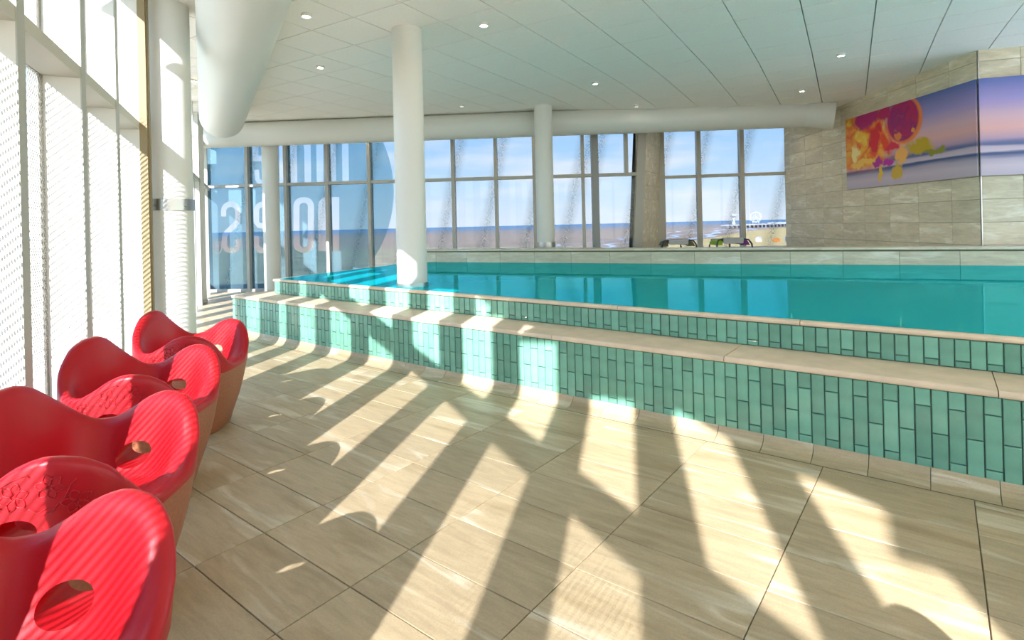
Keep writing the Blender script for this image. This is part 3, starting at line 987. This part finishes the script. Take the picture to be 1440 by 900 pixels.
def chair_meshes():
    H_ = [smooth_tab(RIM_TAB, 360 * k / SEG if k <= SEG / 2 else 360 * k / SEG - 360) for k in range(SEG)]
    ph = [2 * math.pi * k / SEG for k in range(SEG)]
    SPLIT = [min(.392, h - .030) for h in H_]
    # brown tub
    b = MB(); v = []; f = []
    zs = [0, .012, .06, .12, .18, .24, .30, 1.0]
    for z in zs:
        for k in range(SEG):
            zz = SPLIT[k] if z == 1.0 else z
            r = plan_r(ph[k]) * out_s(zz) * (.97 if z == 0 else 1.0)
            v.append((r * math.cos(ph[k]), r * math.sin(ph[k]), zz))
    for k in range(SEG):
        r = plan_r(ph[k]) * out_s(SPLIT[k]) - .03
        v.append((r * math.cos(ph[k]), r * math.sin(ph[k]), SPLIT[k]))
    for k in range(SEG):
        r = plan_r(ph[k]) * out_s(.29) - .035
        v.append((r * math.cos(ph[k]), r * math.sin(ph[k]), .285))
    nr = len(zs) + 2
    for i in range(nr - 1):
        for k in range(SEG):
            a = i * SEG + k; c = i * SEG + (k + 1) % SEG
            f.append((a, c, c + SEG, a + SEG))
    f.append(tuple(range(SEG))[::-1])
    f.append(tuple((nr - 1) * SEG + k for k in range(SEG)))
    brown = mesh('tub', v, f, True)
    brown.set_sharp_from_angle(angle=math.radians(45))
    # red shell, closed: underside -> outer wall -> rounded rim -> inner face -> seat
    rings = []
    TH = .042
    def seat_z(x, y): return .365 + .035 * (x / .25) + .02 * ((x * x + y * y) / .09)
    def pt(r, k, z): return (r * math.cos(ph[k]), r * math.sin(ph[k]), z)
    def inner(k, s):
        """s 0 at the inner rim, 1 at the seat centre"""
        h = H_[k]; ro = plan_r(ph[k]) * out_s(h) - TH
        front = max(0.0, math.cos(ph[k])) ** 3
        r = ro * (1 - s)
        x, y = r * math.cos(ph[k]), r * math.sin(ph[k])
        q = min(1.0, s / .36)
        g = (1 - q * q * .35 - q * .65) ** 1.55
        z = seat_z(x, y) + (h - .008 - seat_z(x, y)) * g
        return r, z
    und = []
    for s in (.97, .8, .6, .42, .28, .16, .08):
        row = []
        for k in range(SEG):
            r, z = inner(k, s)
            row.append(pt(r, k, min(z - .035, SPLIT[k] + .0)))
        und.append(row)
    rings += und
    rings.append([pt(plan_r(ph[k]) * out_s(SPLIT[k]) - .02, k, SPLIT[k] + .0015) for k in range(SEG)])
    for t in (0, .15, .35, .55, .75, .90):
        row = []
        for k in range(SEG):
            z = SPLIT[k] + .0015 + (H_[k] - .022 - SPLIT[k]) * t
            row.append(pt(plan_r(ph[k]) * out_s(z) + .002, k, z))
        rings.append(row)
    for a in (0, 35, 65, 90, 120, 150):
        row = []
        for k in range(SEG):
            ro = plan_r(ph[k]) * out_s(H_[k]) + .002
            aa = math.radians(a)
            row.append(pt(ro - TH / 2 + math.cos(aa) * TH / 2, k, H_[k] - .018 + math.sin(aa) * .018))
        rings.append(row)
    for s in (.015, .05, .10, .16, .23, .31, .39, .47, .56, .68, .82, .93):
        row = []
        for k in range(SEG):
            r, z = inner(k, s); row.append(pt(r, k, z))
        rings.append(row)
    v = [p for r in rings for p in r]; f = []
    for i in range(len(rings) - 1):
        for k in range(SEG):
            a = i * SEG + k; c = i * SEG + (k + 1) % SEG
            f.append((a, c, c + SEG, a + SEG))
    n = len(v)
    v.append((0, 0, seat_z(0, 0) - .035)); v.append((0, 0, seat_z(0, 0)))
    last = (len(rings) - 1) * SEG
    for k in range(SEG):
        f.append((n, (k + 1) % SEG, k)); f.append((n + 1, last + k, last + (k + 1) % SEG))
    red = mesh('shell', v, f, True)
    # oval openings through both arms
    ob = bpy.data.objects.new('tmp_shell', red); COL.objects.link(ob)
    cut = []
    for sgn in (1, -1):
        cb = MB(); ring0 = []; ring1 = []
        for k in range(36):
            a = 2 * math.pi * k / 36
            xx = .015 + .066 * math.cos(a); zz = .448 + .042 * math.sin(a) + .012 * math.cos(a)
            ring0.append((xx - .0, sgn * .13, zz - .012)); ring1.append((xx, sgn * .50, zz + .01))
        cb.add(ring0 + ring1, [(k, (k + 1) % 36, (k + 1) % 36 + 36, k + 36) for k in range(36)] + [tuple(range(36))[::-1], tuple(range(36, 72))])
        cmsh = mesh('tmp_cut', cb.v, cb.f)
        bmx = bmesh.new(); bmx.from_mesh(cmsh); bmesh.ops.recalc_face_normals(bmx, faces=bmx.faces); bmx.to_mesh(cmsh); bmx.free()
        co = bpy.data.objects.new('tmp_cut', cmsh); COL.objects.link(co); cut.append(co)
        md = ob.modifiers.new('cut', 'BOOLEAN'); md.object = co; md.operation = 'DIFFERENCE'; md.solver = 'EXACT'
    dg = bpy.context.evaluated_depsgraph_get()
    res = bpy.data.meshes.new_from_object(ob.evaluated_get(dg))
    for o in [ob] + cut: bpy.data.objects.remove(o, do_unlink=True)
    res.name = 'shell'
    res.polygons.foreach_set('use_smooth', [True] * len(res.polygons))
    res.set_sharp_from_angle(angle=math.radians(50))
    # raised flower lines on the outside of the arms
    rnd = random.Random(3)
    def surf(u, z, sgn):
        # u: position along the arm, z height
        phi = math.atan2(.345, u)
        for _ in range(12):
            r = plan_r(phi) * out_s(z)
            phi += (r * math.cos(phi) - u) / (r + .05) * 1.0
        r = plan_r(phi) * out_s(z) + .0028
        return Vector((r * math.cos(phi), sgn * r * math.sin(phi), z))
    def hmax(u):
        phi = math.degrees(math.atan2(.33, u)); return smooth_tab(RIM_TAB, phi) - .03
    flows_cur = [None]
    def line(pts, sgn):
        P = [surf(u, min(z, hmax(u)), sgn) for u, z in pts]
        flows_cur[0].tube(P, .0017, 5)
    def flower(u, z, R, npet, sgn, rot):
        for k in range(npet):
            a = rot + 2 * math.pi * k / npet
            pts = []
            for s in range(9):
                tt = s / 8
                w = math.sin(math.pi * tt) * R * .34
                pts.append((tt * R, w))
            pts += [(x, -y) for x, y in pts[::-1]]
            line([(u + (.15 * R + x) * math.cos(a) - y * math.sin(a), z + (.15 * R + x) * math.sin(a) + y * math.cos(a)) for x, y in pts], sgn)
    flows = []
    for sgn in (1, -1):
        fl = MB(); flows_cur[0] = fl
        flower(.03, .555, .034, 6, sgn, .3)
        flower(.115, .575, .030, 6, sgn, .8)
        flower(-.075, .515, .028, 5, sgn, .1)
        flower(.17, .525, .028, 5, sgn, .5)
        flower(-.13, .45, .026, 5, sgn, .9)
        for (u0, z0, du, dz, cv) in ((-.12, .48, .12, .05, .02), (.06, .52, .10, .03, -.02), (-.03, .60, .10, .01, .01), (.10, .50, .07, .09, -.02), (-.16, .42, .05, .06, .02)):
            line([(u0 + du * s / 12, z0 + dz * s / 12 + cv * math.sin(math.pi * s / 12) + .004 * math.sin(s * 1.4)) for s in range(13)], sgn)
        flows.append(mesh('flower_relief', fl.v, fl.f, True))
    return brown, res, flows[0], flows[1]
CH = chair_meshes()
for me, mt in zip(CH, (M_BROWN, M_RED, M_RED, M_RED)):
    me.materials.clear(); me.materials.append(mt)
def armchair(x, y, rz, label, group):
    c = empty('armchair', (x - .06 * math.cos(rz), y - .06 * math.sin(rz), 0), rz)
    link('tub', CH[0], None, c)['label'] = 'brown tapering lower tub'
    s = link('seat_shell', CH[1], None, c); s['label'] = 'crimson moulded seat with raised back and arms'
    link('flower_relief', CH[2], None, s)
    link('flower_relief', CH[3], None, s)
    tag(c, label, 'armchair', group)
RZ = math.atan2(.4213, .907) - math.radians(20)
GRP = 'red armchairs in a row along the dotted glass wall'
for (n, t, dr, lb) in ((-.32, 4.07, .0, 'red moulded armchair at the end of the row beside the banded column'),
                       (-.445, 3.18, .0, 'red moulded armchair second in the row counted from the banded column'),
                       (-.465, 2.23, .0, 'red moulded armchair third in the row counted from the banded column'),
                       (-.437, 1.31, .0, 'red moulded armchair fourth in the row counted from the banded column'),
                       (-.44, .39, .0, 'red moulded armchair fifth in the row counted from the banded column')):
    p = nt_(n, t)
    armchair(p.x, p.y, RZ + dr, lb, GRP)
armchair(.72, .52, math.radians(101), 'red moulded armchair out of view, added to cast its shadow across the stone floor', None)  # unseen chair, added so that its shadow falls on the visible floor

# ------------------------------------------------------------------ sun loungers behind the ledge
def lounger(x, y, rz, lab, cols):
    c = empty('sun_lounger', (x, y, LEDGE - .175), rz)
    dark = M_LDARK
    for s in (-1, 1):
        MB().tube([(s * .29, -.60, 0), (s * .27, -.56, .17), (s * .24, -.50, .23), (s * .17, -.48, .245), (s * .17, -.40, .20)], .014, 8).build('armrest', dark, c)
        MB().tube([(s * .17, -.40, .20), (s * .17, .66, .15), (s * .19, .72, 0)], .014, 8).build('side_rail', dark, c)
    m = MB()
    prof = [(-.50, .170), (-.44, .225), (-.30, .185), (.7, .17), (.7, .22), (-.28, .235), (-.42, .268), (-.54, .250)]
    v = [(s, p[0], p[1]) for s in (-.155, .155) for p in prof]
    n = len(prof)
    m.add(v, [(i, (i + 1) % n, (i + 1) % n + n, i + n) for i in range(n)] + [tuple(range(n))[::-1], tuple(range(n, 2 * n))])
    m.build('cushion', M_LCUSH, c)
    for s, mt in zip((-1, 1), cols):
        sm = MB()
        sm.add([(s * .165, -.46, .14), (s * .27, -.46, .14), (s * .235, -.44, .215), (s * .165, -.44, .235), (s * .165, .2, .14), (s * .27, .2, .14), (s * .235, .2, .20), (s * .165, .2, .22)],
               [(0, 1, 2, 3), (4, 7, 6, 5), (0, 4, 5, 1), (1, 5, 6, 2), (2, 6, 7, 3), (3, 7, 4, 0)])
        sm.build('side_pad', mt, c)
    tag(c, lab, 'sun lounger')
M_LDARK = plain('dark_metal', (.03, .035, .05), .4)
M_LCUSH = plain('grey_cushion', (.50, .50, .52), .8)
M_LG = plain('lime_pad', (.35, .55, .02), .7); M_LP = plain('purple_pad', (.22, .04, .25), .7); M_LO = plain('olive_pad', (.12, .11, .05), .7)
lounger(2.88, 9.75, math.radians(-10), 'sun lounger with pale grey cushion and dark frame behind the ledge', (M_LO, M_LO))
lounger(3.76, 9.65, math.radians(-10), 'sun lounger with lime and purple side pads behind the ledge', (M_LG, M_LP))

# ------------------------------------------------------------------ blue window film with cut-out mirrored letters
def film():
    S = .01487
    def W_(x, y):
        dx, dy = x - 390, y - 268
        return ((dx - dy * .0235) * S, -(dy + dx * .0235) * S)
    splines = []
    def poly(pts): splines.append([W_(*p) for p in pts])
    def raw(pts): splines.append(pts)
    raw([(165 * S * math.cos(2 * math.pi * k / 120), 165 * S * math.sin(2 * math.pi * k / 120)) for k in range(120)])
    def stroke(path, w):
        P = [Vector(p) for p in path]; Lf = []; Rt = []
        for i, p in enumerate(P):
            d = (P[min(i + 1, len(P) - 1)] - P[max(i - 1, 0)]).normalized(); n = Vector((-d.y, d.x)) * (w / 2)
            Lf.append(p + n); Rt.append(p - n)
        poly([tuple(q) for q in Lf + Rt[::-1]])
    def arc(cx, cy, rx, ry, a0, a1, n=9):
        return [(cx + rx * math.cos(math.radians(a0 + (a1 - a0) * k / n)), cy + ry * math.sin(math.radians(a0 + (a1 - a0) * k / n))) for k in range(n + 1)]
    # second row, as seen from inside (mirrored)
    stroke([(308.5, 302)] + arc(319, 294, 10.5, 9.5, 180, 360) + [(329.5, 308), (325, 314), (313, 325), (309.5, 331)] + [(309.5, 341)] + arc(320, 341, 10.5, 9.5, 180, 0) + [(330.5, 334)], 8)
    stroke([(378, 302)] + arc(367.5, 294, 10.5, 9.5, 0, -180) + [(357, 303), (357, 310), (360, 314), (372, 317), (377, 322), (378, 330), (378, 341)] + arc(367.5, 341, 10.5, 9.5, 0, 180) + [(357, 330)], 8)
    poly([(397, 284), (403, 284), (403, 351), (397, 351)])
    def ring(x0, x1, y0, y1, r):
        return arc(x0 + r, y0 + r, r, r, 180, 270) + arc(x1 - r, y0 + r, r, r, 270, 360) + arc(x1 - r, y1 - r, r, r, 0, 90) + arc(x0 + r, y1 - r, r, r, 90, 180)
    poly(ring(411, 441, 275, 353, 13)); poly(ring(420, 432, 283, 345, 5.5))
    poly(arc(459, 287, 12, 12, 180, 270) + [(466, 275)] + [(477.5, 275), (477.5, 350.5), (467, 350.5), (467, 287)] + arc(462.5, 288, 4.5, 5, 0, -180) + [(458, 350.5), (447, 350.5)])
    # first row: feet of tall letters
    for x0, x1 in ((407.5, 417), (427.5, 437), (445, 455), (464, 473), (482, 491.5)):
        poly([(x0 - 1.5, 150), (x1 - 1.5, 150), (x1, 257), (x0, 257)])
    poly([(351, 175), (360, 175), (360, 216), (372, 216), (372, 224), (351.5, 224)])
    stroke([(357, 236), (358, 246)] + arc(369, 247, 11, 8, 180, 95, 6), 7)
    poly([(390, 150), (397, 150), (397.5, 257), (391, 257)])
    # small registered mark, mirrored
    poly(arc(299, 346, 7.5, 9, 0, 350, 20)); poly(arc(299, 346, 6.0, 7.4, 0, 350, 20))
    poly([(301.5, 341), (297, 341), (295.5, 343.5), (297, 346.2), (295.2, 351), (296.8, 351), (298.4, 346.6), (300, 346.6), (300, 351), (301.5, 351)])
    cu = bpy.data.curves.new('film', 'CURVE'); cu.dimensions = '2D'; cu.fill_mode = 'BOTH'; cu.extrude = .0005
    for sp in splines:
        s = cu.splines.new('POLY'); s.points.add(len(sp) - 1)
        for q, p in zip(s.points, sp): q.co = (p[0], p[1], 0, 1)
        s.use_cyclic_u = True
    tmp = bpy.data.objects.new('tmp', cu); COL.objects.link(tmp)
    me = bpy.data.meshes.new_from_object(tmp.evaluated_get(bpy.context.evaluated_depsgraph_get()))
    bpy.data.objects.remove(tmp, do_unlink=True)
    return me, W_
FILM, W_ = film()
# keep the film within the panes (between floor frame, ceiling and the wing's left end)
bmf = bmesh.new(); bmf.from_mesh(FILM)
u_c, z_c = 1.72, 2.06
for co, no in (((0, .06 - z_c, 0), (0, -1, 0)), ((0, CEIL - .02 - z_c, 0), (0, 1, 0)), ((-.42 - u_c, 0, 0), (-1, 0, 0))):
    bmesh.ops.bisect_plane(bmf, geom=bmf.verts[:] + bmf.edges[:] + bmf.faces[:], plane_co=co, plane_no=no, clear_outer=True)
bmf.to_mesh(FILM); bmf.free()
m, nt, out = new_mat('blue_film')
tr = N_(nt, 'BsdfTransparent'); tr.inputs[0].default_value = (.74, .87, .92, 1)
df = N_(nt, 'BsdfDiffuse'); df.inputs[0].default_value = (.22, .34, .40, 1)
mx = N_(nt, 'MixShader'); mx.inputs[0].default_value = .15
nt.links.new(tr.outputs[0], mx.inputs[1]); nt.links.new(df.outputs[0], mx.inputs[2]); nt.links.new(mx.outputs[0], out.inputs[0])
FILM.materials.clear()
fo = link('window_film', FILM, m)
p = fpt(u_c, -.034)
fo.matrix_world = frame_m((p.x, p.y, z_c), (*FD, 0), (0, 0, 1), (*FN, 0))
tag(fo, 'large round blue film with cut-out mirrored letters on the window glass', 'window film')

# ------------------------------------------------------------------ outdoors: sea, beach, dunes, pier
SEA = -22.0
def sea_mat():
    m, nt, out = new_mat('sea_water')
    tc = N_(nt, 'TexCoord'); sp = N_(nt, 'SeparateXYZ')
    nt.links.new(tc.outputs['Object'], sp.inputs[0])
    dv = N_(nt, 'Math', operation='DIVIDE'); dv.inputs[1].default_value = 6000
    nt.links.new(sp.outputs['Y'], dv.inputs[0])
    r = ramp(nt, [(.0, (.62, .42, .25)), (.25, (.56, .39, .26)), (.45, (.38, .35, .32)), (.8, (.20, .35, .45))])
    nt.links.new(dv.outputs[0], r.inputs[0])
    mp = N_(nt, 'Mapping'); mp.inputs['Scale'].default_value = (.004, .03, 1); mp.inputs['Rotation'].default_value = (0, 0, -.5)
    nz = N_(nt, 'TexNoise', Scale=1.0, Detail=6.0)
    nt.links.new(tc.outputs['Object'], mp.inputs[0]); nt.links.new(mp.outputs[0], nz.inputs['Vector'])
    rr = ramp(nt, [(.3, .85), (.7, 1.12)])
    nt.links.new(nz.outputs[0], rr.inputs[0])
    mx = N_(nt, 'MixRGB', blend_type='MULTIPLY'); mx.inputs[0].default_value = 1
    nt.links.new(r.outputs[0], mx.inputs[1]); nt.links.new(rr.outputs[0], mx.inputs[2])
    b = N_(nt, 'BsdfPrincipled', Roughness=.7); b.inputs['Specular IOR Level'].default_value = .1
    nt.links.new(mx.outputs[0], b.inputs['Base Color']); nt.links.new(b.outputs[0], out.inputs[0])
    return m
so = link('sea', mesh('sea', [(-16000, -200, SEA), (16000, -200, SEA), (16000, 17000, SEA), (-16000, 17000, SEA)], [(0, 1, 2, 3)]), sea_mat())
tag(so, kind='structure')
M_SAND = plain('sand', (.98, .63, .22), .9, noise=.10, nscale=.03)
M_DUNE = plain('dune', (.58, .46, .24), .9, noise=.35, nscale=.05)
shore = [(60, 180), (90, 330), (140, 522), (258, 716), (469, 1102), (705, 1439), (1050, 1850), (1800, 2500)]
beach = MB().add([(x, y, SEA + .25) for x, y in shore] + [(2600, 2500, SEA + .6), (2600, -150, SEA + .6), (60, -150, SEA + .6)], [tuple(range(len(shore) + 3))[::-1]]).build('beach', M_SAND)
tag(beach, kind='structure')
dune = MB()
gx, gy = 24, 16
rnd = random.Random(5)
vv = []
for j in range(gy + 1):
    for i in range(gx + 1):
        x = -900 + 960 * i / gx; y = -150 + (760 - .25 * (x + 100)) * j / gy
        edge = min(1, (gy - j) / 3, (gx - i) / 3)
        vv.append((x, y, SEA + .3 + edge * (1.0 + 2.2 * rnd.random())))
ff = [(j * (gx + 1) + i, j * (gx + 1) + i + 1, (j + 1) * (gx + 1) + i + 1, (j + 1) * (gx + 1) + i) for j in range(gy) for i in range(gx)]
dn = dune.add(vv, ff).build('dunes', M_DUNE, None, True)
tag(dn, kind='structure')
# surf lines
M_FOAM = plain('foam', (.85, .85, .85), .9)
for k, (off, wd) in enumerate(((10, 7), (34, 5), (66, 4))):
    v = []; f = []
    pts = []
    for (x0, y0), (x1, y1) in zip(shore[:-2], shore[1:-1]):
        for s in range(8):
            t = s / 8
            pts.append((x0 + (x1 - x0) * t, y0 + (y1 - y0) * t))
    for i, (x, y) in enumerate(pts):
        o = off + 6 * math.sin(i * .7 + k) + 4 * math.sin(i * 1.9)
        w = wd * (.5 + .5 * abs(math.sin(i * .9 + 2 * k))) * (1 + y / 700)
        o *= (1 + y / 900)
        v += [(x - o * .85, y + o * .5, SEA + .3), (x - (o + w) * .85, y + (o + w) * .5, SEA + .3)]
    f = [(2 * i, 2 * i + 1, 2 * i + 3, 2 * i + 2) for i in range(len(pts) - 1)]
    so_ = MB().add(v, f).build('surf', M_FOAM)
    tag(so_, 'white foaming surf lines along the beach shore', 'surf', kind='stuff')
# pier
M_PIER = plain('pier_white', (.80, .80, .78), .7); M_PILE = plain('pier_piles', (.20, .19, .19), .8)
pr = empty('pier', (0, 0, 0))
tag(pr, 'long pale pier on piles reaching out over the sea', 'pier')
pa, pb = Vector((552, 1425)), Vector((1000, 1800))
MB().bar(pa, pb, 26, SEA + 7.5, SEA + 10.5).build('deck', M_PIER, pr)
MB().bar(pa.lerp(pb, .42), pb, 12, SEA + 10.5, SEA + 13.5).build('gallery', M_PIER, pr)
for k in range(26):
    p = pa.lerp(pb, k / 25)
    MB().box(p.x - 2, p.x + 2, p.y - 2, p.y + 2, SEA - 1, SEA + 7.5).build('pile', M_PILE, pr)
tw = empty('lookout_tower', (585, 1455, SEA + 10))
MB().lathe([(6, 0), (4.2, 6), (3.4, 16), (3.4, 22)], seg=16).build('shaft', M_PIER, tw, True)
MB().lathe([(3.4, 20), (8, 22.5), (9, 25), (6.5, 28), (1, 31)], seg=16).build('cabin', M_PIER, tw, True)
tag(tw, 'white lookout tower on the pier head above the sea', 'tower')
fw = empty('ferris_wheel', (690, 1560, SEA + 10.5))
fw.rotation_euler = (0, 0, math.radians(-20))
RW = 14.5
cz = RW + 4.5
rg = MB()
rg.tube([(RW * math.cos(2 * math.pi * k / 40), 0, cz + RW * math.sin(2 * math.pi * k / 40)) for k in range(41)], .8, 6)
rg.tube([(RW * .86 * math.cos(2 * math.pi * k / 40), 0, cz + RW * .86 * math.sin(2 * math.pi * k / 40)) for k in range(41)], .5, 6)
rg.build('wheel_rim', M_PIER, fw)
for k in range(12):
    a = 2 * math.pi * k / 12
    MB().tube([(0, 0, cz), (RW * math.cos(a), 0, cz + RW * math.sin(a))], .45, 5).build('spoke', M_PIER, fw)
    MB().lathe([(.8, -1.6), (1.5, -.8), (1.5, .8), (.8, 1.4)], (RW * 1.07 * math.cos(a), 0, cz + RW * 1.07 * math.sin(a)), 8).build('gondola', M_PIER, fw)
for s in (-1, 1):
    for q in (-1, 1):
        MB().tube([(s * 9, q * 4, 0), (0, q * 1.5, cz)], .7, 6).build('support', M_PIER, fw)
tag(fw, 'white ferris wheel standing on the pier', 'ferris wheel')
# beach huts and stalls
hc = [('white', (.8, .8, .78)), ('orange', (.85, .30, .05)), ('blue', (.12, .25, .55)), ('white', (.85, .85, .85)), ('red', (.6, .08, .06)), ('yellow', (.8, .55, .1)), ('white', (.8, .82, .85)), ('teal', (.2, .5, .55))]
hm = {}
for k in range(14):
    nm, c = hc[k % len(hc)]
    if nm not in hm:
        hm[nm] = plain('hut_' + nm, c, .8)
    px = 250 + 15 * k + rnd.uniform(-4, 4); py = 545 + 6 * k + rnd.uniform(-12, 12)
    h = empty('beach_hut', (px, py, SEA + .4), rnd.uniform(0, 1))
    w, d_, hh = rnd.uniform(3, 7), rnd.uniform(2.5, 4), rnd.uniform(2.2, 4.5)
    MB().box(-w / 2, w / 2, -d_ / 2, d_ / 2, 0, hh).build('cabin', hm[nm], h)
    MB().add([(-w / 2 - .3, -d_ / 2 - .3, hh), (w / 2 + .3, -d_ / 2 - .3, hh), (w / 2 + .3, d_ / 2 + .3, hh), (-w / 2 - .3, d_ / 2 + .3, hh), (-w / 2, 0, hh + 1.2), (w / 2, 0, hh + 1.2)],
             [(0, 1, 5, 4), (2, 3, 4, 5), (0, 4, 3), (1, 2, 5), (3, 2, 1, 0)]).build('roof', hm[nm], h)
    tag(h, 'small %s beach hut on the sand beyond the window' % nm, 'hut', 'beach huts on the sand')
